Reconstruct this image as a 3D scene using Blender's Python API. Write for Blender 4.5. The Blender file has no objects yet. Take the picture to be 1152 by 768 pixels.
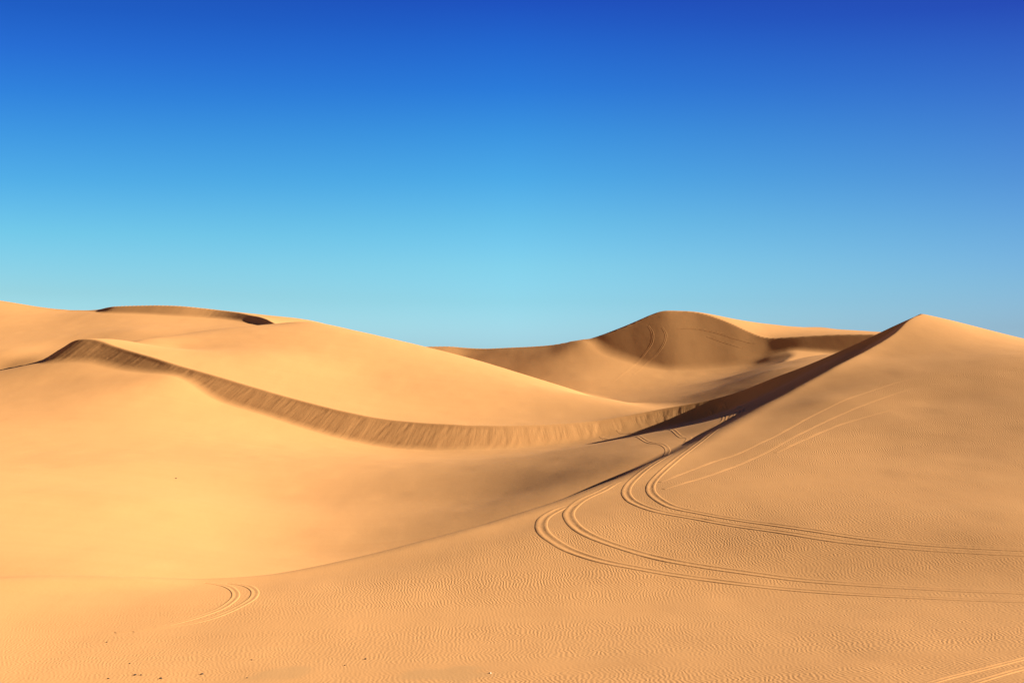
import bpy, math, random
import numpy as np

random.seed(7)
rng = np.random.default_rng(7)
scene = bpy.context.scene
COL = scene.collection

# ------------------------------------------------------------------ camera / mapping
F = 1582.0            # focal length in photo pixels (1152 wide)
HV = 398.0            # photo row of the true horizon


def P(u, v, D):
    """a place in the world: seen at photo column u, row v, D metres ahead"""
    return ((u - 576.0) / F * D, D, (HV - v) / F * D)


cam = bpy.data.cameras.new('camera')
cam.sensor_width = 36.0
cam.lens = 36.0 * F / 1152.0
cam.shift_y = (HV - 384.0) / 1152.0
cam.clip_start = 0.1
cam.clip_end = 20000.0
camo = bpy.data.objects.new('camera', cam)
camo.rotation_euler = (math.radians(90), 0, 0)
COL.objects.link(camo)
scene.camera = camo

# ------------------------------------------------------------------ sun and sky
SUN_EL = math.radians(21.0)
SUN_AZ = math.radians(3.0)      # measured from +X towards +Y
sun_dir = np.array([math.cos(SUN_EL) * math.cos(SUN_AZ), math.cos(SUN_EL) * math.sin(SUN_AZ), math.sin(SUN_EL)])
sun = bpy.data.lights.new('sun', 'SUN')
sun.energy = 5.0
sun.angle = math.radians(0.53)
sun.color = (1.0, 0.885, 0.71)
suno = bpy.data.objects.new('sun', sun)
from mathutils import Vector
suno.rotation_euler = Vector(sun_dir).to_track_quat('Z', 'Y').to_euler()
suno.location = (60, 40, 60)
COL.objects.link(suno)

world = bpy.data.worlds.new('World')
scene.world = world
world.use_nodes = True
wn, wl = world.node_tree.nodes, world.node_tree.links
wn.clear()
# polarised desert sky: (2 x sine of elevation, transmission in red, green, blue) for three azimuths; unseen zenith stop darkened to keep blue out of the shadows
GRADE_W = [(0.0024, (0.4298, 0.7247, 1.0817)), (0.0831, (0.2927, 0.5078, 0.6772)), (0.1634, (0.1952, 0.4714, 0.6104)), (0.2336, (0.1182, 0.3834, 0.5821)), (0.2915, (0.0834, 0.3194, 0.5677)), (0.3486, (0.0553, 0.2494, 0.5549)), (0.4048, (0.043, 0.189, 0.5298)), (0.4568, (0.0325, 0.1481, 0.4712)), (1.0, (0.03, 0.05, 0.14))]
GRADE_N = [(0.0025, (0.414, 0.7262, 1.1275)), (0.0228, (0.3664, 0.6596, 1.0473)), (0.0733, (0.275, 0.5489, 0.8055)), (0.1237, (0.2415, 0.5184, 0.7031)), (0.1863, (0.1742, 0.4592, 0.6328)), (0.2484, (0.1104, 0.3855, 0.6046)), (0.3097, (0.0758, 0.315, 0.5803)), (0.3702, (0.0481, 0.2332, 0.5607)), (0.4297, (0.0378, 0.1765, 0.5225)), (0.4845, (0.0324, 0.1194, 0.463)), (1.0, (0.03, 0.05, 0.14))]
GRADE_E = [(0.0024, (0.2664, 0.4575, 0.814)), (0.0356, (0.2189, 0.3588, 0.6406)), (0.0926, (0.1842, 0.3332, 0.5564)), (0.1634, (0.1454, 0.2915, 0.4881)), (0.2336, (0.1071, 0.2394, 0.4477)), (0.2915, (0.083, 0.2017, 0.4311)), (0.3486, (0.0629, 0.1614, 0.4131)), (0.4048, (0.0488, 0.1234, 0.3868)), (0.4568, (0.0383, 0.0826, 0.3442)), (1.0, (0.03, 0.05, 0.12))]
wo = wn.new('ShaderNodeOutputWorld')
bg = wn.new('ShaderNodeBackground')
sky = wn.new('ShaderNodeTexSky')
sky.sky_type = 'NISHITA'
sky.sun_disc = False
sky.sun_elevation = SUN_EL
sky.sun_rotation = math.radians(90) - SUN_AZ
sky.altitude = 60
sky.dust_density = 0.6
sky.ozone_density = 3.0
bg.inputs['Strength'].default_value = 0.10
wl.new(bg.outputs[0], wo.inputs[0])
tc = wn.new('ShaderNodeTexCoord')
sp = wn.new('ShaderNodeSeparateXYZ')
wl.new(tc.outputs['Generated'], sp.inputs[0])
mr = wn.new('ShaderNodeMapRange')
mr.inputs['From Min'].default_value = 0.0
mr.inputs['From Max'].default_value = 0.5
wl.new(sp.outputs['Z'], mr.inputs['Value'])
GMAX = 2.0


def grade_ramp(stops):
    r = wn.new('ShaderNodeValToRGB')
    wl.new(mr.outputs[0], r.inputs[0])
    c_ = r.color_ramp
    while len(c_.elements) < len(stops):
        c_.elements.new(0.5)
    for e, (pos, c) in zip(c_.elements, stops):
        e.position = pos
    for e, (pos, c) in zip(c_.elements, stops):
        e.color = (c[0] / GMAX, c[1] / GMAX, c[2] / GMAX, 1)
    return r.outputs[0]


def wmath(op, a, b_):
    t = wn.new('ShaderNodeMath')
    t.operation = op
    for i_, q_ in enumerate((a, b_)):
        if isinstance(q_, (int, float)):
            t.inputs[i_].default_value = q_
        elif q_ is not None:
            wl.new(q_, t.inputs[i_])
    return t.outputs[0]


def wmix(f_, a, b_):
    t = wn.new('ShaderNodeMix')
    t.data_type = 'RGBA'
    wl.new(f_, t.inputs[0])
    wl.new(a, t.inputs[6])
    wl.new(b_, t.inputs[7])
    return t.outputs[2]


hyp = wmath('SQRT', wmath('ADD', wmath('MULTIPLY', sp.outputs['X'], sp.outputs['X']), wmath('MULTIPLY', sp.outputs['Y'], sp.outputs['Y'])), None)
az = wmath('DIVIDE', sp.outputs['X'], wmath('MAXIMUM', hyp, 1e-4))
fe = wn.new('ShaderNodeMapRange')
fe.inputs['From Min'].default_value = 0.0
fe.inputs['From Max'].default_value = 0.342
wl.new(az, fe.inputs['Value'])
fw = wn.new('ShaderNodeMapRange')
fw.inputs['From Min'].default_value = 0.0
fw.inputs['From Max'].default_value = -0.342
wl.new(az, fw.inputs['Value'])
graded = wmix(fw.outputs[0], wmix(fe.outputs[0], grade_ramp(GRADE_N), grade_ramp(GRADE_E)), grade_ramp(GRADE_W))
fd = wn.new('ShaderNodeMapRange')
fd.interpolation_type = 'SMOOTHSTEP'
fd.inputs['From Min'].default_value = 0.86
fd.inputs['From Max'].default_value = 0.35
wl.new(wmath('DIVIDE', sp.outputs['Y'], wmath('MAXIMUM', hyp, 1e-4)), fd.inputs['Value'])
fill_tint = wn.new('ShaderNodeMix')  # added warm tint on the sky out of view, to redden the shadows
fill_tint.data_type = 'RGBA'
fill_tint.blend_type = 'MULTIPLY'
wl.new(fd.outputs[0], fill_tint.inputs[0])
wl.new(graded, fill_tint.inputs[6])
fill_tint.inputs[7].default_value = (1.0, 0.45, 0.28, 1)
graded = fill_tint.outputs[2]
mul = wn.new('ShaderNodeMix')
mul.data_type = 'RGBA'
mul.blend_type = 'MULTIPLY'
mul.inputs[0].default_value = 1.0
mul.clamp_result = False
wl.new(sky.outputs[0], mul.inputs[6])
wl.new(graded, mul.inputs[7])
sc = wn.new('ShaderNodeVectorMath')
sc.operation = 'SCALE'
sc.inputs['Scale'].default_value = GMAX
wl.new(mul.outputs[2], sc.inputs[0])
wl.new(sc.outputs[0], bg.inputs['Color'])

scene.view_settings.view_transform = 'Standard'
scene.view_settings.look = 'None'
scene.view_settings.gamma = 1.0
scene.view_settings.exposure = 1.52
scene.render.engine = 'CYCLES'
scene.cycles.max_bounces = 6
scene.cycles.diffuse_bounces = 4

# ------------------------------------------------------------------ surfaces
class Surf:
    """a smooth sheet through a set of surveyed points (thin plate spline)"""
    def __init__(self, pts, reach=26.0, smooth=1e-5):
        p = np.array(pts, dtype=np.float64)
        self.c = p[:, :2].mean(0)
        self.s = 50.0
        self.reach = reach
        xy = (p[:, :2] - self.c) / self.s
        n = len(p)
        r2 = ((xy[:, None] - xy[None]) ** 2).sum(-1)
        K = 0.5 * r2 * np.log(r2 + 1e-12) + smooth * np.eye(n)
        Q = np.c_[np.ones(n), xy]
        A = np.block([[K, Q], [Q.T, np.zeros((3, 3))]])
        sol = np.linalg.solve(A, np.r_[p[:, 2], 0, 0, 0])
        self.xy, self.w, self.q = xy.astype(np.float32), sol[:n].astype(np.float32), sol[n:]

    def __call__(self, X, Y):
        x = ((X - self.c[0]) / self.s).astype(np.float32)
        y = ((Y - self.c[1]) / self.s).astype(np.float32)
        z = (self.q[0] + self.q[1] * x + self.q[2] * y).astype(np.float32)
        m = np.full(x.shape, 1e9, np.float32)
        for (a, b), w in zip(self.xy, self.w):
            r2 = (x - a) ** 2 + (y - b) ** 2
            np.minimum(m, r2, out=m)
            r2 += 1e-12
            z += (0.5 * w) * r2 * np.log(r2)
        d = np.sqrt(m) * self.s - self.reach
        return z - 0.7 * np.maximum(d, 0)


def spline(pts, n=8):
    """centripetal-ish Catmull-Rom through 3D points"""
    p = np.array(pts, float)
    p = np.vstack([2 * p[0] - p[1], p, 2 * p[-1] - p[-2]])
    out = []
    for i in range(1, len(p) - 2):
        for t in np.arange(n) / n:
            a, b, c, d = p[i - 1], p[i], p[i + 1], p[i + 2]
            out.append(0.5 * ((2 * b) + (c - a) * t + (2 * a - 5 * b + 4 * c - d) * t * t + (3 * b - a - 3 * c + d) * t ** 3))
    out.append(p[-2])
    return np.array(out)


class Brink:
    """a crest line; side(x, y) > 0 on the slip-face side (right hand side when walking the list)"""
    def __init__(self, pts, n=6):
        self.p = spline(pts, n)

    def __call__(self, X, Y):
        X = X.astype(np.float32)
        Y = Y.astype(np.float32)
        best = np.full(X.shape, 1e12, np.float32)
        sd = np.zeros(X.shape, np.float32)
        zz = np.zeros(X.shape, np.float32)
        ss = np.zeros(X.shape, np.float32)
        acc = 0.0
        N = len(self.p) - 1
        sg = np.diff(self.p[:, :2], axis=0)
        sg /= np.linalg.norm(sg, axis=1)[:, None] + 1e-9
        vt = np.vstack([sg[:1], sg[:-1] + sg[1:], sg[-1:]])     # mean direction at every vertex
        for i in range(N):
            a, b = self.p[i], self.p[i + 1]
            dx, dy = b[0] - a[0], b[1] - a[1]
            L = math.hypot(dx, dy) + 1e-9
            t = ((X - a[0]) * dx + (Y - a[1]) * dy) / (L * L)
            tc_ = np.clip(t, 0, 1)
            ex = X - (a[0] + tc_ * dx)
            ey = Y - (a[1] + tc_ * dy)
            d2 = ex * ex + ey * ey
            m = d2 < best
            best = np.where(m, d2, best)
            cross = (X - a[0]) * dy - (Y - a[1]) * dx
            cross = np.where(t < 0, (X - a[0]) * vt[i, 1] - (Y - a[1]) * vt[i, 0], cross)
            cross = np.where(t > 1, (X - b[0]) * vt[i + 1, 1] - (Y - b[1]) * vt[i + 1, 0], cross)
            sd = np.where(m, np.where(cross > 0, 1.0, -1.0), sd)
            zz = np.where(m, a[2] + tc_ * (b[2] - a[2]), zz)
            ss = np.where(m, acc + tc_ * L, ss)
            acc += L
        return (np.sqrt(best) * sd).astype(np.float32), zz, ss


def smax(a, b, k):
    h = np.clip(0.5 + 0.5 * (a - b) / k, 0, 1)
    return b + (a - b) * h + k * h * (1 - h)


def smin(a, b, k):
    return -smax(-a, -b, k)


def sstep(a, b, x):
    t = np.clip((x - a) / (b - a), 0, 1)
    return t * t * (3 - 2 * t)


def vnoise(X, Y, scale, seed):
    """smooth value noise, -1..1"""
    r = np.random.default_rng(seed)
    tab = r.uniform(-1, 1, (256, 256)).astype(np.float32)
    x = X / scale
    y = Y / scale
    xi = np.floor(x).astype(np.int64)
    yi = np.floor(y).astype(np.int64)
    fx = (x - xi).astype(np.float32)
    fy = (y - yi).astype(np.float32)
    fx = fx * fx * fx * (fx * (fx * 6 - 15) + 10)
    fy = fy * fy * fy * (fy * (fy * 6 - 15) + 10)
    a = tab[xi & 255, yi & 255]
    b = tab[(xi + 1) & 255, yi & 255]
    c = tab[xi & 255, (yi + 1) & 255]
    d = tab[(xi + 1) & 255, (yi + 1) & 255]
    return (a * (1 - fx) + b * fx) * (1 - fy) + (c * (1 - fx) + d * fx) * fy


# front dune: its ridge (from the low left end up to the peak and on behind it)
ridge_front = [P(-250, 659, 40.5), P(0, 657, 42), P(120, 655.5, 43.2), P(230, 653, 45), P(300, 648, 46), P(380, 632, 48), P(450, 615, 50), P(520, 596, 52.5), P(600, 572, 56),
               P(640, 558, 58.5), P(700, 535, 63), P(760, 507, 70), P(832, 469, 80), P(874, 447, 84.5),
               P(943, 410, 91), P(999, 380, 98), P(1036, 354, 105)]
front_pts = ridge_front + [
    P(0, 768, 29.5), P(300, 768, 28.5), P(576, 768, 27.5), P(850, 768, 26.3), P(1152, 768, 25),
    P(0, 700, 37.3), P(300, 700, 36.5), P(600, 700, 35.4), P(900, 700, 33.6), P(1152, 700, 31.8),
    P(600, 650, 42), P(900, 650, 40), P(1152, 650, 37.6),
    P(600, 600, 49), P(750, 600, 47.5), P(900, 600, 45), P(1152, 600, 42),
    P(760, 550, 56), P(950, 550, 53), P(1152, 550, 50),
    P(860, 500, 67), P(1000, 500, 64), P(1152, 500, 60),
    P(930, 450, 79), P(1050, 450, 75.5), P(1152, 450, 71.5),
    P(1000, 400, 93), P(1080, 400, 89.5), P(1152, 400, 86),
    P(1060, 358, 105), P(1090, 366, 104), P(1152, 383, 100),
    (0, 0, -1.7), (0, 13, -5.2), (-14, 14, -5.6), (14, 14, -5.4), (-30, 25, -6.6), (32, 25, -6.0), (-25, 0, -4), (25, 0, -4),
    (36, 118, 1.2), (46, 108, -0.8), (52, 90, -1.6), (45, 68, -1.7), (42, 50, -3.4), (60, 105, -3), (44, 125, -2),
    (-24, 50, -8.2), (-14, 54, -8.4), (-30, 44, -7.6)]
brink_front = Brink(ridge_front + [(36, 118, 1.2), (42, 132, -0.6), (50, 150, -2)])

# middle dune: brink of its slip face, from far left to the peak of the front dune
brink_mid_pts = [P(-330, 452, 126), P(-150, 440, 128.5), P(-60, 428, 131), P(0, 416.5, 133), P(42, 407, 134.8), P(70, 391, 134.2), P(90, 381.5, 133), P(130, 389.5, 130),
                 P(170, 401.5, 126.4), P(213, 414.5, 123.2), P(300, 439.5, 118.7), P(384, 462, 115), P(433, 471, 113.5), P(500, 477, 112),
                 P(560, 479, 111.5), P(633, 476.5, 112), P(684, 471.5, 112.6), P(745, 460, 113.2), P(800, 449, 112.8),
                 P(832, 440, 112), P(870, 425, 110.6), P(937, 399, 108.2), P(990, 374, 106.8), P(1032, 355, 105.5)]
mid_pts = brink_mid_pts + [
    P(313, 364.8, 159), P(330, 362.3, 160), P(350, 362, 161), P(400, 372, 161.5), P(440, 381, 161.5), P(480, 391, 161), P(560, 413, 158),
    P(650, 440, 147), P(700, 452, 134), P(730, 458, 124),
    P(300, 400, 134), P(400, 420, 133.5), P(500, 440, 129), P(600, 458, 124.5), P(200, 391, 140), P(150, 387, 139),
    P(130, 384, 138), P(160, 382, 143), P(220, 375, 149), P(268, 368, 154.5),
    (-28, 174, 2.4), (-18, 177, 0.6), (-9, 176, -1.4), (0, 174, -4), (8, 162, -5.6), (14, 138, -6.4), (-56, 162, -3), (-53, 147, -3.4), (-47, 140.5, -2.4), (-43.2, 139, -0.6), (18, 123, -5), (28, 120, -2.8), (36, 116, -0.6), (-60, 112, -3)]

# bowl between the two
bowl_pts = [P(-60, 428.2, 130.7), P(0, 416.7, 132.6), P(22, 412.2, 133.4), P(42, 408, 134), P(55, 403, 133.4), P(70, 402.5, 132.3), P(100, 403.5, 129.6), P(130, 411, 127), P(160, 418, 124.5), P(60, 430, 122), P(0, 440, 120), P(-60, 470, 107),
            P(0, 465, 108), P(0, 520, 79), P(0, 580, 57), P(0, 622, 48),
            P(192, 425, 121.3), P(243, 448, 118.6), P(293, 465, 115.8), P(367, 487, 112.8), P(433, 502, 110.3), P(533, 505, 109.1), P(600, 502, 109.3),
            P(667, 493, 110.2), P(760, 475, 111.2), P(820, 462, 110.4),
            P(150, 600, 55.7), P(150, 560, 64), P(450, 600, 60.5), P(300, 560, 74), P(450, 540, 80), P(550, 560, 70),
            P(650, 530, 71.5), P(700, 510, 75), P(760, 490, 80), P(825, 467, 87), P(700, 495, 84), P(600, 510, 92), P(150, 470, 106), P(250, 500, 98), P(150, 520, 81),
            P(250, 600, 59.5), P(350, 620, 57), P(230, 640, 49), P(100, 642, 45.5), P(900, 425, 104.5), P(960, 397, 105),
            (-20, 30, -9.5), (-10, 30, -9.5), (0, 34, -10), (15, 40, -10), (0.85, 56, -7.3), (2.4, 58.5, -6.9), (4.94, 63, -6.25), (8.14, 70, -5.05), (12.9, 80, -3.9), (15.9, 84.5, -2.95), (6.5, 61, -6.6), (10.5, 68, -5.4), (16, 78, -3.9), (19, 83, -2.9), (13, 52, -8.5), (19, 64, -6.5), (25, 78, -4.5), (28, 92, -2.5), (-45, 60, -6.2), (-40, 40, -8.5)]

# rear left dune
brink_rear_pts = [P(-200, 318, 222), P(-100, 327, 214), P(0, 338.5, 206), P(40, 345, 203), P(80, 349, 199), P(108, 348.5, 195), P(122, 345.5, 192.5), P(140, 344, 191), P(200, 344, 188),
                  P(250, 349, 185.5), P(283, 354.5, 181), P(300, 359, 175), P(311, 364.5, 168.5), P(318, 372, 163)]
rear_apron = [P(-200, 320, 220), P(-100, 328, 213), P(0, 339, 205.5), P(40, 345.5, 202.5), P(80, 349.5, 198.5), P(108, 352, 191),
              P(-100, 375, 182), (-48, 141, -2.8), (-44, 142, -1.6), (-54, 144, -3.4), P(0, 413, 151), P(42, 403, 152), P(70, 388.5, 160), P(0, 400, 154), P(0, 380, 171), P(0, 360, 188), P(50, 395, 156), P(50, 376, 172), P(60, 360, 187), P(100, 370, 174),
              P(140, 357, 184), P(150, 372, 166), P(150, 384, 158), P(200, 360, 181), P(200, 372, 166), P(240, 365, 176), P(268, 369, 168), P(235, 380, 146), P(300, 385, 150),
              (-60, 120, -3)]
rear_far = brink_rear_pts[2:-1] + [P(320, 356.8, 184), P(350, 360.5, 186), P(380, 368, 186), (-20, 200, 1.5), (-30, 215, 2), (-60, 225, 3), (-90, 240, 4), (-24, 170, 2.5)]

# far dune with the rounded summit
brink_far_pts = [P(300, 401, 198), P(420, 396, 191), P(500, 392, 186), P(560, 393.5, 181.5), P(620, 390, 177), P(655, 384, 175.6), P(680, 376, 175.2), P(715, 362, 175.9), P(744, 350, 176.6),
                 P(762, 349.5, 176.0), P(780, 350.5, 175.2), P(800, 355, 173.5), P(822, 363.5, 170.9), P(847, 374.5, 168), P(860, 379, 166.6), P(872, 380, 165.7), P(887, 379, 164.9),
                 P(930, 376.5, 163), P(972, 376, 161), P(1060, 378, 157), P(1200, 385, 154)]
far_apron = [P(300, 403, 196), P(420, 397, 189), P(500, 392.6, 184.5), P(560, 394, 180.5), P(620, 390.4, 176), P(655, 384.9, 174.3),
             P(520, 402, 181), P(600, 412, 169.5), P(650, 400, 170.5), P(650, 425, 161), P(700, 440, 152), P(700, 408, 167), P(740, 412, 165.5), P(785, 413, 163.5),
             P(826, 413, 161), P(850, 409, 160.5), P(866, 402, 161), P(770, 441, 137), P(798, 432, 141), P(757, 452, 129), P(560, 430, 166), P(680, 391, 172.5),
             (8, 140, -5.0), (14, 122, -5.0), (19, 117, -4.0), (20, 134, -2.95), (24, 130, -1.5), (27, 125, -1.2), (24, 119, -2.3), (27.5, 142, -0.8), (24, 142, -1.75), (31.5, 150, 0.0), (34, 145, 0.0), (36, 142, 0.1), (31, 135, -0.4), (35, 130, -0.1), (40, 150, 0.3), (52, 150, 0.0), (29.2, 150, -0.85), (36, 160, 1.0), (62, 160, 0.2), (-8, 168, -3.8), (40, 175, 1.6), (52, 185, 0.8), (-30, 198, -1)]
far_back = brink_far_pts[1:-1] + [P(813, 359, 180), P(847, 370, 195), P(872, 369, 215), P(897, 369, 218), P(930, 370, 222), P(972, 372, 225), P(1030, 376, 235), P(915, 370, 190), P(945, 371, 188), P(972, 373, 188), P(1010, 376, 190),
                                  (30, 225, 2.5), (20, 195, 1), (0, 215, -2), (-20, 225, -3), (60, 250, 1)]
crease_pts = [(-43.5, 105, 0), (-42.8, 138, 0), P(130, 384, 138), P(160, 382, 143), P(220, 375, 149), P(268, 368, 154.5), P(311, 365, 159), (-22, 190, 0)]
# sunlit shelf under its right shoulder
shelf_pts = [(29, 130, -3.1), (26, 150, -0.95), (29.2, 150, -0.9), (31, 150, -0.9), (34.6, 158, -0.05), (36.4, 163, 0.6), (33, 165, 0.82), (40, 158, -0.1),
             (31, 160, 0.2), (45, 150, -1.0), (30.2, 159, 0.1), (40, 135, -2.6), (44, 165, 0.7), (26, 160, 0.1)]

# ------------------------------------------------------------------ polar survey grid (centred under the viewpoint)
QF = 1.0
th_f = np.linspace(-21, 21, int(1150 * QF))
th_s = 21 + np.cumsum(np.linspace(0.05, 0.35, 100))
th_s = 21 + (th_s - 21) * (24.0 / (th_s[-1] - 21))
th_b = np.linspace(45, 180, 46)[1:]
th = np.r_[-th_b[::-1], -th_s[::-1], th_f, th_s, th_b]
th = np.radians(th)
rr = np.r_[np.geomspace(0.6, 23, 60, endpoint=False), np.geomspace(23, 105, int(600 * QF), endpoint=False),
           np.geomspace(105, 127, int(300 * QF), endpoint=False), np.geomspace(127, 235, int(320 * QF), endpoint=False), np.geomspace(235, 9000, 110)]
TH, RR = np.meshgrid(th, rr, indexing='ij')      # [column, ring]
X = (RR * np.sin(TH)).astype(np.float32)
Y = (RR * np.cos(TH)).astype(np.float32)
NT, NR = X.shape


def field(X, Y):
    def local(fn, x0, x1, y0, y1, fill=-60.0):
        m = (X > x0) & (X < x1) & (Y > y0) & (Y < y1)
        return m
    Z = {}
    lee = np.zeros(X.shape, np.float32)
    s_ = np.zeros(X.shape, np.float32)
    d_ = np.zeros(X.shape, np.float32)

    def full(m, val, fill=-80.0):
        o = np.full(X.shape, fill, np.float32)
        o[m] = val
        return o
    # gently rolling sand sea that carries everything
    base = -8.5 + 1.6 * vnoise(X, Y, 70.0, 3) + 0.5 * vnoise(X, Y, 23.0, 4)
    R = np.hypot(X, Y)
    base = base - 3.0 * sstep(240, 420, R) + 4.0 * vnoise(X, Y * 1.3, 190.0, 9) * sstep(240, 420, R) * (1 - sstep(2500, 5000, R))
    base = base - 6.0 * sstep(90, 30, np.hypot(X, Y - 50))
    Z['base'] = base.astype(np.float32)
    # front dune
    m = (R < 190) & (Y > -40)
    x, y = X[m], Y[m]
    f = Surf(front_pts, 22)(x, y)
    d, zb, s = brink_front(x, y)
    d = -d
    k = 0.12 + 0.75 * sstep(100, 70, y) * sstep(36, 48, y)
    L = zb - 0.65 * np.maximum(d, -40)
    z = smin(f, L, k) + 0.25 * k * np.exp(-(d / (0.6 + 1.5 * k)) ** 2)
    Z['front'] = full(m, z)
    # middle dune
    m = (X > -95) & (X < 60) & (Y > 22) & (Y < 230)
    x, y = X[m], Y[m]
    w = Surf(mid_pts, 20)(x, y)
    bm = Brink(brink_mid_pts)
    d, zb, s = bm(x, y)
    wob = sstep(10, 22, s - s.min()) * 0 + 0.05 * vnoise(s, d * 0.15, 0.7, 21) + 0.04 * vnoise(s + 0.35 * d, d * 0.1, 0.33, 22)
    L = zb - 0.625 * d + wob * sstep(0.0, 0.5, d) * 0.25
    Z['mid'] = full(m, smin(w, L, 0.10) + 0.02 * np.exp(-(d / 0.3) ** 2) - 0.9 * np.maximum(x - 30.6, 0))
    DM = full(m, d, 0)
    isl = (L < w) & (d > 0)
    # bowl
    b = Surf(bowl_pts, 24)(x, y) - 0.55 * np.maximum(-d, 0) - 0.4 * np.maximum(43 - y, 0)
    Z['bowl'] = full(m, b)
    s_[m] = s
    d_[m] = d
    lee = full(m, sstep(0.0, 0.5, d) * sstep(0.0, 0.5, Z['mid'][m] - Z['bowl'][m]), 0)
    # rear left dune
    m = (X > -150) & (X < 20) & (Y > 90) & (Y < 300)
    x, y = X[m], Y[m]
    d, zb, s = Brink(brink_rear_pts)(x, y)
    L = zb - 0.55 * d
    a = Surf(rear_apron, 24)(x, y) - 0.5 * np.maximum(-d, 0)
    fb = Surf(rear_far, 24)(x, y)
    fb = np.where(x < -62, np.minimum(fb, zb - 0.08 * np.maximum(-d, 0)), fb)
    z = smax(np.minimum(fb, L), a, 0.25) - 0.5 * np.maximum(x + 25.0, 0) - 0.8 * np.maximum(DM[m], 0) - 0.35 * np.maximum(Brink(crease_pts)(x, y)[0], 0)
    Z['rear'] = full(m, z)
    # far dune
    m = (X > -60) & (X < 110) & (Y > 95) & (Y < 330)
    x, y = X[m], Y[m]
    d, zb, s = Brink(brink_far_pts)(x, y)
    bp_ = spline(brink_far_pts, 8)
    xs_ = np.arange(-50, 110, 0.2)
    g_ = np.exp(-0.5 * (np.arange(-15, 16) * 0.2 / 0.9) ** 2)
    g_ /= g_.sum()
    c_ = np.convolve(np.pad(np.interp(xs_, bp_[:, 0], bp_[:, 2] - 0.56 * bp_[:, 1]), 15, 'edge'), g_, 'valid')
    L = np.interp(x, xs_, c_) + 0.56 * y + 0.05
    L = L.astype(np.float32)
    a = Surf(far_apron, 24)(x, y) - 0.5 * np.maximum(-d, 0)
    fb = Surf(far_back, 26)(x, y)
    # the shaded valley wall on the right ends at a flat sunlit shelf
    sh = Surf(shelf_pts, 60)(x, y) + 3 * np.maximum(24 - x, 0) + 3 * np.maximum(y - 174, 0) + 0.8 * np.maximum(148 - y, 0)
    a = smin(a, sh, 0.15)
    Z['shelf'] = np.full(X.shape, -80, np.float32)
    z = smax(np.minimum(fb, L), a, 0.4)
    z = z - 0.8 * np.maximum(DM[m], 0) - 0.5 * np.maximum(x - 46, 0)
    Z['far'] = full(m, z)
    return Z, lee, s_, d_


NAMES = ['base', 'front', 'mid', 'bowl', 'rear', 'shelf', 'far']
Zd, LEE, SC, DC = field(X, Y)
stack = np.stack([Zd[n] for n in NAMES])
LAB = np.argmax(stack, 0)
H = stack[0]
for n, k in (('bowl', 0.3), ('far', 0.3), ('shelf', 0.15), ('rear', 0.3), ('mid', 0.30 + 0.5 * sstep(4, 14, X)), ('front', 0.3 + 1.6 * sstep(-7, -16, X))):
    H = smax(H, Zd[n], k)
del stack
# broad, barely visible unevenness of blown sand
Rg = np.hypot(X, Y)
H = H + (0.02 * vnoise(X + 0.3 * Y, Y * 0.5, 5.0, 31) + 0.012 * vnoise(X, Y * 0.6, 1.6, 32)) * sstep(6, 20, Rg) * (1 - LEE * (LAB == 2))
H = H.astype(np.float32)


def frac(arr, v):
    return np.interp(v, arr, np.arange(len(arr)))


def ground(x, y, A=None):
    A = H if A is None else A
    x = np.asarray(x, float)
    y = np.asarray(y, float)
    ti = frac(th, np.arctan2(x, y))
    ri = frac(rr, np.hypot(x, y))
    t0 = np.clip(ti.astype(int), 0, NT - 2)
    r0 = np.clip(ri.astype(int), 0, NR - 2)
    ft, fr = ti - t0, ri - r0
    return (A[t0, r0] * (1 - ft) + A[t0 + 1, r0] * ft) * (1 - fr) + (A[t0, r0 + 1] * (1 - ft) + A[t0 + 1, r0 + 1] * ft) * fr


H0 = H.copy()


def on_ground(u, v, rmin=12.0):
    """the spot of ground that is seen at photo column u, row v"""
    a = math.atan((u - 576.0) / F)
    ti = frac(th, a)
    t0 = int(ti)
    col = H0[t0] * (1 - (ti - t0)) + H0[t0 + 1] * (ti - t0)
    el = col / (rr * math.cos(a))
    tgt = (HV - v) / F
    ok = np.where((el >= tgt) & (rr > rmin))[0]
    if len(ok) == 0:
        return None
    j = ok[0]
    e0, e1 = el[j - 1], el[j]
    t = (tgt - e0) / (e1 - e0 + 1e-12)
    r = rr[j - 1] + np.clip(t, 0, 1) * (rr[j] - rr[j - 1])
    return np.array([r * math.sin(a), r * math.cos(a)])


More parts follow.
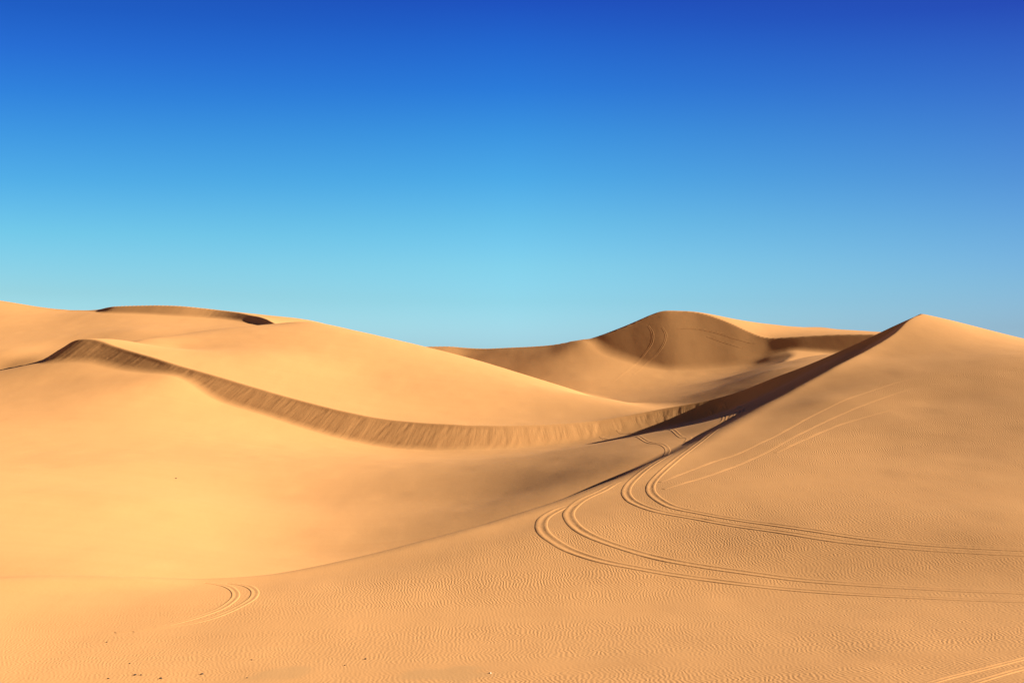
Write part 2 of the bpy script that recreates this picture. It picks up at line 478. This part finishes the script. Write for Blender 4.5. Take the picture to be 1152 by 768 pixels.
# ------------------------------------------------------------------ tyre tracks: where they run
# each: label, list of ruts (photo outline points on the ground), half width, height
TRACKS = [
    ('deep pair of tyre ruts hooking round nearest the viewer on the rippled right dune', [
        [(650, 565), (628, 573), (613, 582), (609, 591), (613, 600), (626, 610), (645, 620), (680, 631), (730, 641), (800, 652), (870, 660.5), (950, 667), (1068, 673), (1200, 678)],
        [(694, 542), (676, 552), (655, 562), (643, 572), (640, 580), (647, 591), (664, 602), (695, 614), (742, 627.5), (800, 638), (870, 648), (960, 656.5), (1068, 663), (1200, 668)]], 0.25, 0.0088),
    ('second hooked pair of tyre ruts, just uphill of the deepest nearest pair', [
        [(752, 512), (730, 525), (712, 540), (705, 550), (706, 558), (716, 566), (742, 575), (790, 584), (850, 594), (920, 604.5), (1001, 614), (1101, 621), (1200, 626)],
        [(806, 483), (775, 506), (750, 526), (735, 541), (732, 551), (739, 560), (758, 570), (790, 577), (850, 587), (920, 597), (1001, 608), (1101, 615.5), (1200, 621)]], 0.22, 0.0078),
    ('straight tyre track climbing the right dune face towards its peak', [
        [(742, 542), (800, 520), (832, 509), (870, 491), (901, 474), (930, 459), (957, 447), (999, 433), (1030, 424)],
        [(746, 550), (790, 537), (832, 522), (866, 506), (901, 487), (943, 467), (999, 445), (1042, 432)],
        [(872, 509), (905, 494), (943, 478), (1004, 460)]], 0.12, 0.006),
    ('short tyre track crossing the right bottom corner of the foreground sand', [
        [(1030, 772), (1070, 761), (1110, 751), (1160, 738), (1200, 727)],
        [(1080, 772), (1110, 763), (1152, 751), (1200, 738)]], 0.12, 0.008),
    ('faint tyre loop on the flat sand at the low left end of the ridge', [
        [(233, 655), (252, 658), (263, 664), (264, 672), (250, 683), (230, 691), (207, 698), (170, 706), (130, 711)],
        [(258, 655.5), (276, 658), (286, 664), (285, 671), (276, 678), (256, 688), (230, 697), (200, 703), (150, 710)]], 0.13, 0.0045),
    ('sharp hairpin tyre track low on the slip face behind the right dune ridge', [
        [(784, 466), (800, 466.5), (812, 467), (815, 470), (806, 478), (790, 487)],
        [(797, 456), (815, 458.5), (831, 460), (833, 463), (822, 470), (812, 476)]], 0.17, 0.010),
    ('fading tyre track curling across the brown bowl floor behind the ridge', [
        [(676, 490), (700, 493), (725, 495), (745, 500), (751, 506), (749, 512)],
        [(695, 483), (730, 486), (762, 488), (774, 492), (772, 497)]], 0.17, 0.009),
    ('curved tyre tracks sweeping down the dark face of the rounded far dune', [
        [(729, 366), (734, 375), (733, 386), (725, 398), (714, 410), (700, 421), (688, 430)],
        [(745, 368), (749, 377), (746, 388), (738, 399), (726, 410), (712, 421)]], 0.16, 0.008),
    ('long level tyre track slanting across the upper dark face of the far dune', [
        [(762, 369), (785, 370), (805, 374), (825, 380), (846, 386)],
        [(795, 378), (815, 385), (834, 391)]], 0.16, 0.008),
]
ruts = []
for label, lines, hw, hh in TRACKS:
    group = []
    for ln in lines:
        pts = [on_ground(u, v) for u, v in ln]
        pts = np.array([p for p in pts if p is not None])
        q = spline(np.c_[pts, np.zeros(len(pts))], 14)[:, :2]
        seg = np.hypot(*np.diff(q, axis=0).T)
        s = np.r_[0, np.cumsum(seg)]
        n = max(8, int(s[-1] / 0.14))
        n = min(n, 900)
        si = np.linspace(0, s[-1], n)
        q = np.c_[np.interp(si, s, q[:, 0]), np.interp(si, s, q[:, 1])]
        for _ in range(6):
            q[1:-1] = 0.25 * q[:-2] + 0.5 * q[1:-1] + 0.25 * q[2:]
        group.append((q, si))
    ruts.append((label, group, hw, hh))

# ripple strength, per spot of ground
RIP = np.where((LAB == 1), 1.0, 0.0).astype(np.float32)
RIP *= (sstep(112, 78, Rg) * 0.85 + 0.15) * (1 + 0.9 * sstep(44, 72, Rg))
RIP *= 1 - 0.85 * sstep(4.0, 1.0, np.abs(brink_front(X, Y)[0]) / (0.6 + Rg * 0.02))
band = vnoise(X, Y * 7.0, 9.0, 41) * 0.6 + vnoise(X, Y * 6.0, 22.0, 42) * 0.7
RIP *= np.clip(0.72 + 0.55 * band, 0.12, 1.25)
RIP *= 1 - 0.75 * sstep(-2, -14, X) * sstep(34, 40, Y)
GREY = np.zeros(X.shape, np.float32)
for (u, v, ru, rv) in ((510, 758, 60, 14), (315, 757, 40, 14)):
    c = on_ground(u, v)
    q = np.sqrt(((X - c[0]) / (ru / F * c[1])) ** 2 + ((Y - c[1]) / 1.1) ** 2) + 0.35 * vnoise(X, Y, 0.5, 51)
    GREY = np.maximum(GREY, sstep(1.15, 0.5, q))
RIP *= 1 - 0.7 * GREY
# groove the ground under every rut so the berms and ruts sit in it
for label, group, hw, hh in ruts:
    for q, si in group:
        lo, hi = q.min(0) - 1, q.max(0) + 1
        m = (X > lo[0]) & (X < hi[0]) & (Y > lo[1]) & (Y < hi[1])
        if not m.any():
            continue
        x, y = X[m], Y[m]
        best = np.full(x.shape, 1e9, np.float32)
        st = max(1, len(q) // 220)
        qq = q[::st]
        for p in qq:
            np.minimum(best, (x - p[0]) ** 2 + (y - p[1]) ** 2, out=best)
        best = np.sqrt(best)
        h = H[m]
        H[m] = h - 1.3 * hh * sstep(hw * 0.8, hw * 0.45, best)
        r_ = RIP[m]
        RIP[m] = r_ * sstep(hw * 0.8, hw * 1.6, best)

# ------------------------------------------------------------------ materials
def sand_material(name, ripples=True, slip=False):
    m = bpy.data.materials.new(name)
    m.use_nodes = True
    n, l = m.node_tree.nodes, m.node_tree.links
    n.clear()
    out = n.new('ShaderNodeOutputMaterial')
    b = n.new('ShaderNodeBsdfPrincipled')
    b.inputs['Roughness'].default_value = 0.95
    b.inputs['Specular IOR Level'].default_value = 0.1
    b.inputs['Diffuse Roughness'].default_value = 0.3
    l.new(b.outputs[0], out.inputs[0])
    tc = n.new('ShaderNodeTexCoord')

    def mapping(scale, rot=0):
        mp = n.new('ShaderNodeMapping')
        mp.inputs['Scale'].default_value = scale
        mp.inputs['Rotation'].default_value = (0, 0, rot)
        l.new(tc.outputs['Object'], mp.inputs[0])
        return mp.outputs[0]

    def noise(vec, scale, detail=3, rough=0.5):
        t = n.new('ShaderNodeTexNoise')
        t.inputs['Scale'].default_value = scale
        t.inputs['Detail'].default_value = detail
        t.inputs['Roughness'].default_value = rough
        l.new(vec, t.inputs['Vector'])
        return t.outputs[0]

    def math_(op, a, bb, c=None):
        t = n.new('ShaderNodeMath')
        t.operation = op
        for i, q in enumerate((a, bb, c)):
            if q is None:
                continue
            if isinstance(q, (int, float)):
                t.inputs[i].default_value = q
            else:
                l.new(q, t.inputs[i])
        return t.outputs[0]

    def mix(fac, a, bb):
        t = n.new('ShaderNodeMix')
        t.data_type = 'RGBA'
        if isinstance(fac, (int, float)):
            t.inputs[0].default_value = fac
        else:
            l.new(fac, t.inputs[0])
        for i, q in ((6, a), (7, bb)):
            if isinstance(q, tuple):
                t.inputs[i].default_value = (*q, 1)
            else:
                l.new(q, t.inputs[i])
        return t.outputs[2]
    big = noise(mapping((1, 2.2, 1)), 0.07, 4, 0.55)
    streak = noise(mapping((0.25, 3.0, 1)), 0.35, 4, 0.6)
    f1 = math_('MULTIPLY_ADD', big, 0.9, 0.05)
    c = mix(f1, SAND_A, SAND_B)
    f2 = math_('MULTIPLY', streak, 0.5)
    c = mix(f2, c, SAND_C)
    grain = noise(mapping((1, 1, 1)), 60.0, 2, 0.7)
    f3 = math_('MULTIPLY_ADD', grain, 0.5, -0.17)
    cl = n.new('ShaderNodeClamp')
    l.new(f3, cl.inputs[0])
    c = mix(cl.outputs[0], c, SAND_D)
    at = n.new('ShaderNodeAttribute')
    at.attribute_name = 'packed'
    c = mix(math_('MULTIPLY', at.outputs['Fac'], 0.4), c, SAND_G)
    l.new(c, b.inputs['Base Color'])
    # height
    h = math_('MULTIPLY', noise(mapping((1, 1, 1)), 9.0, 4, 0.65), 0.004 if ripples else 0.010)
    h = math_('MULTIPLY_ADD', noise(mapping((1.0, 0.45, 1)), 0.9, 3, 0.55), 0.012, h)
    if ripples:
        ra = n.new('ShaderNodeAttribute')
        ra.attribute_name = 'ripple'
        sx = n.new('ShaderNodeSeparateXYZ')
        l.new(tc.outputs['Object'], sx.inputs[0])
        w1 = noise(mapping((0.6, 1.0, 0)), 1.5, 3, 0.6)
        w2 = noise(mapping((0.5, 0.7, 0)), 0.22, 2, 0.5)
        w3 = noise(mapping((1, 1, 0)), 4.5, 1, 0.5)
        ph = math_('ADD', math_('MULTIPLY', w1, 0.40), math_('MULTIPLY', w2, 1.6))
        ph = math_('ADD', ph, math_('MULTIPLY', w3, 0.10))
        ph = math_('ADD', ph, math_('MULTIPLY', sx.outputs['Y'], 0.05))
        ph = math_('ADD', sx.outputs['X'], ph)
        ph = math_('MULTIPLY', ph, 2 * math.pi / 0.100)
        sn = math_('SINE', ph, 0.0)
        amp = noise(mapping((1.3, 1.6, 0)), 2.2, 3, 0.6)
        amp = math_('MULTIPLY_ADD', amp, 2.4, -0.6)
        rip = math_('MULTIPLY', math_('MULTIPLY', sn, amp), ra.outputs['Fac'])
        h = math_('MULTIPLY_ADD', rip, RIP_AMP, h)
    if slip:
        u = n.new('ShaderNodeUVMap')
        u.uv_map = 'slip'
        mp = n.new('ShaderNodeMapping')
        mp.inputs['Rotation'].default_value = (0, 0, 0.0)
        mp.inputs['Scale'].default_value = (2.3, 0.22, 1)
        l.new(u.outputs[0], mp.inputs[0])
        sa = n.new('ShaderNodeAttribute')
        sa.attribute_name = 'slipface'
        st = noise(mp.outputs[0], 1.0, 5, 0.62)
        h = math_('MULTIPLY_ADD', math_('MULTIPLY', math_('SUBTRACT', st, 0.5), sa.outputs['Fac']), 0.032, h)
    bp = n.new('ShaderNodeBump')
    bp.inputs['Strength'].default_value = 1.0
    bp.inputs['Distance'].default_value = 1.0
    l.new(h, bp.inputs['Height'])
    l.new(bp.outputs[0], b.inputs['Normal'])
    return m


SAND_A = (0.62, 0.324, 0.126)
SAND_B = (0.65, 0.348, 0.138)
SAND_C = (0.58, 0.280, 0.102)
SAND_D = (0.48, 0.225, 0.070)
SAND_G = (0.46, 0.27, 0.115)
RIP_AMP = 0.0032
M_SAND = sand_material('rippled_sand', True, True)
M_RUT = sand_material('disturbed_sand', False, False)

# ------------------------------------------------------------------ ground meshes
gu = np.stack([np.gradient(A, axis=0) for A in (X, Y, H)], -1)
gv = np.stack([np.gradient(A, axis=1) for A in (X, Y, H)], -1)
NRM = np.cross(gv, gu)
NRM *= np.sign(NRM[..., 2:]) / (np.linalg.norm(NRM, axis=-1, keepdims=True) + 1e-12)
NRM = NRM.reshape(-1, 3).astype(np.float32)
del gu, gv
co = np.stack([X, Y, H], -1).reshape(-1, 3).astype(np.float32)
ii = (np.arange(NT - 1)[:, None] * NR + np.arange(NR - 1)[None])
quads = np.stack([ii, ii + NR, ii + 1 + NR, ii + 1], -1).reshape(-1, 4)
flab = LAB[:-1, :-1].reshape(-1)
# the seam straight behind the viewpoint
jj = np.arange(NR - 1)
seam = np.stack([(NT - 1) * NR + jj, jj, jj + 1, (NT - 1) * NR + jj + 1], -1)
quads = np.vstack([quads, seam])
flab = np.r_[flab, np.zeros(NR - 1, int)]
flab[np.isin(flab, [NAMES.index('bowl')])] = 0
flab[flab == NAMES.index('shelf')] = NAMES.index('far')
fx = co[quads[:, 0]]

attrs = {'ripple': RIP, 'slipface': LEE * (LAB == NAMES.index('mid')), 'packed': GREY}


def ground_object(name, label, mask):
    q = quads[mask]
    used, inv = np.unique(q, return_inverse=True)
    inv = inv.reshape(-1, 4).astype(np.int32)
    me = bpy.data.meshes.new(name)
    me.vertices.add(len(used))
    me.vertices.foreach_set('co', co[used].ravel())
    me.loops.add(inv.size)
    me.loops.foreach_set('vertex_index', inv[:, ::1].ravel())
    me.polygons.add(len(inv))
    me.polygons.foreach_set('loop_start', np.arange(0, inv.size, 4, dtype=np.int32))
    me.polygons.foreach_set('use_smooth', np.ones(len(inv), bool))
    me.update(calc_edges=True)
    for k, A in attrs.items():
        a = me.attributes.new(k, 'FLOAT', 'POINT')
        a.data.foreach_set('value', A.reshape(-1)[used].astype(np.float32))
    uv = me.uv_layers.new(name='slip')
    S = SC.reshape(-1)[used][inv.ravel()]
    Dv = DC.reshape(-1)[used][inv.ravel()]
    uv.data.foreach_set('uv', np.c_[S, Dv].astype(np.float32).ravel())
    me.normals_split_custom_set_from_vertices(NRM[used])
    me.materials.append(M_SAND)
    o = bpy.data.objects.new(name, me)
    COL.objects.link(o)
    o['kind'] = 'structure'
    o['label'] = label
    return o


for lab, name, label in (
        (0, 'desert_floor', 'smooth golden sand floor of the bowl between the dunes and the desert beyond'),
        (1, 'sand_dune', 'large rippled foreground dune rising to a sharp peak on the right'),
        (2, 'sand_dune', 'pale smooth dune with a long curved slip face across the middle'),
        (4, 'sand_dune', 'low golden dune on the skyline at the far left'),
        (6, 'sand_dune', 'dark brown rounded dune on the skyline right of centre')):
    ground_object(name, label, flab == lab)

# ------------------------------------------------------------------ tyre tracks
prof_t = np.array([-1.0, -0.85, -0.7, -0.55, -0.4, -0.25, -0.1, 0.1, 0.25, 0.4, 0.55, 0.7, 0.85, 1.0])
prof_h = np.array([-0.12, 0.25, 0.8, 1.0, 0.55, -0.15, -0.55, -0.55, -0.15, 0.55, 1.0, 0.8, 0.25, -0.12])
for gi, (label, group, hw, hh) in enumerate(ruts):
    q0 = group[0][0][0]
    root = bpy.data.objects.new('tyre_track', None)
    root.empty_display_size = 0.5
    root.location = (q0[0], q0[1], float(ground(q0[0], q0[1], H0)))
    COL.objects.link(root)
    root['label'] = label
    root['category'] = 'tyre track'
    for q, si in group:
        t = np.gradient(q, axis=0)
        t /= np.linalg.norm(t, axis=1)[:, None] + 1e-9
        nrm = np.c_[t[:, 1], -t[:, 0]]
        ang = np.unwrap(np.arctan2(t[:, 1], t[:, 0]))
        curv = np.gradient(ang, si)
        ck = np.convolve(curv, np.ones(9) / 9, 'same')
        # the outer berm of a bend is thrown wider and higher
        out = np.clip(ck * 2.2, -1, 1)
        L = si[-1]
        end = np.minimum(sstep(0, min(2.0, L * 0.2), si), sstep(0, min(13.0, L * 0.4), L - si) ** 0.7)
        lump = 1 + 0.3 * vnoise(si, si * 0 + gi * 7.3, 1.3, 60 + gi) + 0.3 * vnoise(si, si * 0 + gi * 3.1, 0.35, 80 + gi)
        V = []
        for a, b in zip(prof_t, prof_h):
            side = np.where(np.sign(a) * out > 0, np.abs(out), 0)     # this side is the outside of the bend
            off = a * hw * (1 + 0.55 * side * (abs(a) > 0.3))
            hgt = b * hh * (1 + 0.5 * side) * lump
            e = end if abs(a) < 0.95 else 1.0
            xy = q + nrm * off[:, None]
            z = ground(xy[:, 0], xy[:, 1], H0) + np.where(hgt * e > 0, hgt * e, hgt * e) + (0.004 if abs(a) < 0.95 else -0.01)
            V.append(np.c_[xy, z])
        V = np.stack(V, 1)
        n, k = V.shape[:2]
        base = np.array(root.location)
        me = bpy.data.meshes.new('rut')
        idx = np.arange(n * k).reshape(n, k)
        fc = np.stack([idx[:-1, :-1], idx[:-1, 1:], idx[1:, 1:], idx[1:, :-1]], -1).reshape(-1, 4)[:, ::-1]
        me.from_pydata((V.reshape(-1, 3) - base).tolist(), [], fc.tolist())
        me.polygons.foreach_set('use_smooth', np.ones(len(fc), bool))
        me.materials.append(M_RUT)
        me.update()
        if me.polygons[len(fc) // 2].normal.z < 0:
            me.flip_normals()
        o = bpy.data.objects.new('rut', me)
        COL.objects.link(o)
        o.parent = root

# ------------------------------------------------------------------ stones on the sand
def stone_material(name, col):
    m = bpy.data.materials.new(name)
    m.use_nodes = True
    n, l = m.node_tree.nodes, m.node_tree.links
    b = n['Principled BSDF']
    b.inputs['Roughness'].default_value = 0.85
    t = n.new('ShaderNodeTexNoise')
    t.inputs['Scale'].default_value = 40
    r = n.new('ShaderNodeValToRGB')
    r.color_ramp.elements[0].color = (*[c * 0.6 for c in col], 1)
    r.color_ramp.elements[1].color = (*[c * 1.4 for c in col], 1)
    l.new(t.outputs[0], r.inputs[0])
    l.new(r.outputs[0], b.inputs['Base Color'])
    return m


M_DARK = stone_material('dark_stone', (0.05, 0.03, 0.016))
M_PALE = stone_material('pale_stone', (0.7, 0.6, 0.45))
import bmesh
STONES = [
    (152, 759, 0.034, 'dark', 'dark stone beside a smaller one near the bottom left edge'),
    (158.5, 759, 0.023, 'dark', 'small dark stone just right of a larger one near the bottom left'),
    (181, 763, 0.030, 'dark', 'dark upright stone lowest of the cluster at the bottom left'),
    (227, 758, 0.034, 'dark', 'lone dark stone right of the bottom left cluster'),
    (120, 722, 0.021, 'dark', 'tiny dark stone on rippled sand above the other stones at left'),
    (146, 746, 0.018, 'dark', 'tiny brown stone just above the pair at bottom left'),
    (122, 763, 0.021, 'dark', 'leftmost tiny brown stone at the bottom edge'),
    (283, 742, 0.018, 'dark', 'tiny stone on the sand above the greyish packed patch'),
    (278, 762, 0.018, 'dark', 'tiny stone left of the greyish packed patch at the bottom'),
    (411, 741, 0.027, 'dark', 'dark stone between the two greyish packed patches'),
    (388, 748, 0.018, 'dark', 'tiny stone lower left of the dark one between the packed patches'),
    (551, 757, 0.027, 'pale', 'pale whitish stone at the right edge of a packed patch'),
    (198, 538, 0.043, 'dark', 'lone dark speck of stone on the smooth golden bowl floor'),
]
for i, (u, v, size, kind, label) in enumerate(STONES):
    g = on_ground(u, v)
    bm = bmesh.new()
    bmesh.ops.create_icosphere(bm, subdivisions=2, radius=size)
    rs = np.random.default_rng(100 + i)
    k = rs.uniform(-1, 1, (5, 3))
    for vtx in bm.verts:
        c = np.array(vtx.co) / size
        s = 1 + 0.16 * sum(math.sin(3.1 * float(c @ kk) + j) for j, kk in enumerate(k)) / 2
        vtx.co = Vector((c[0] * size * s * 1.15, c[1] * size * s * 0.9, max(c[2] * size * s * 0.75, -0.3 * size)))
    me = bpy.data.meshes.new('stone')
    bm.to_mesh(me)
    bm.free()
    me.materials.append(M_DARK if kind == 'dark' else M_PALE)
    o = bpy.data.objects.new('stone', me)
    o.location = (g[0], g[1], float(ground(g[0], g[1], H)) + 0.2 * size)
    o.rotation_euler = (0, 0, rs.uniform(0, 6.28))
    COL.objects.link(o)
    o['label'] = label
    o['category'] = 'stone'
    o['group'] = 'small stones scattered on the sand'
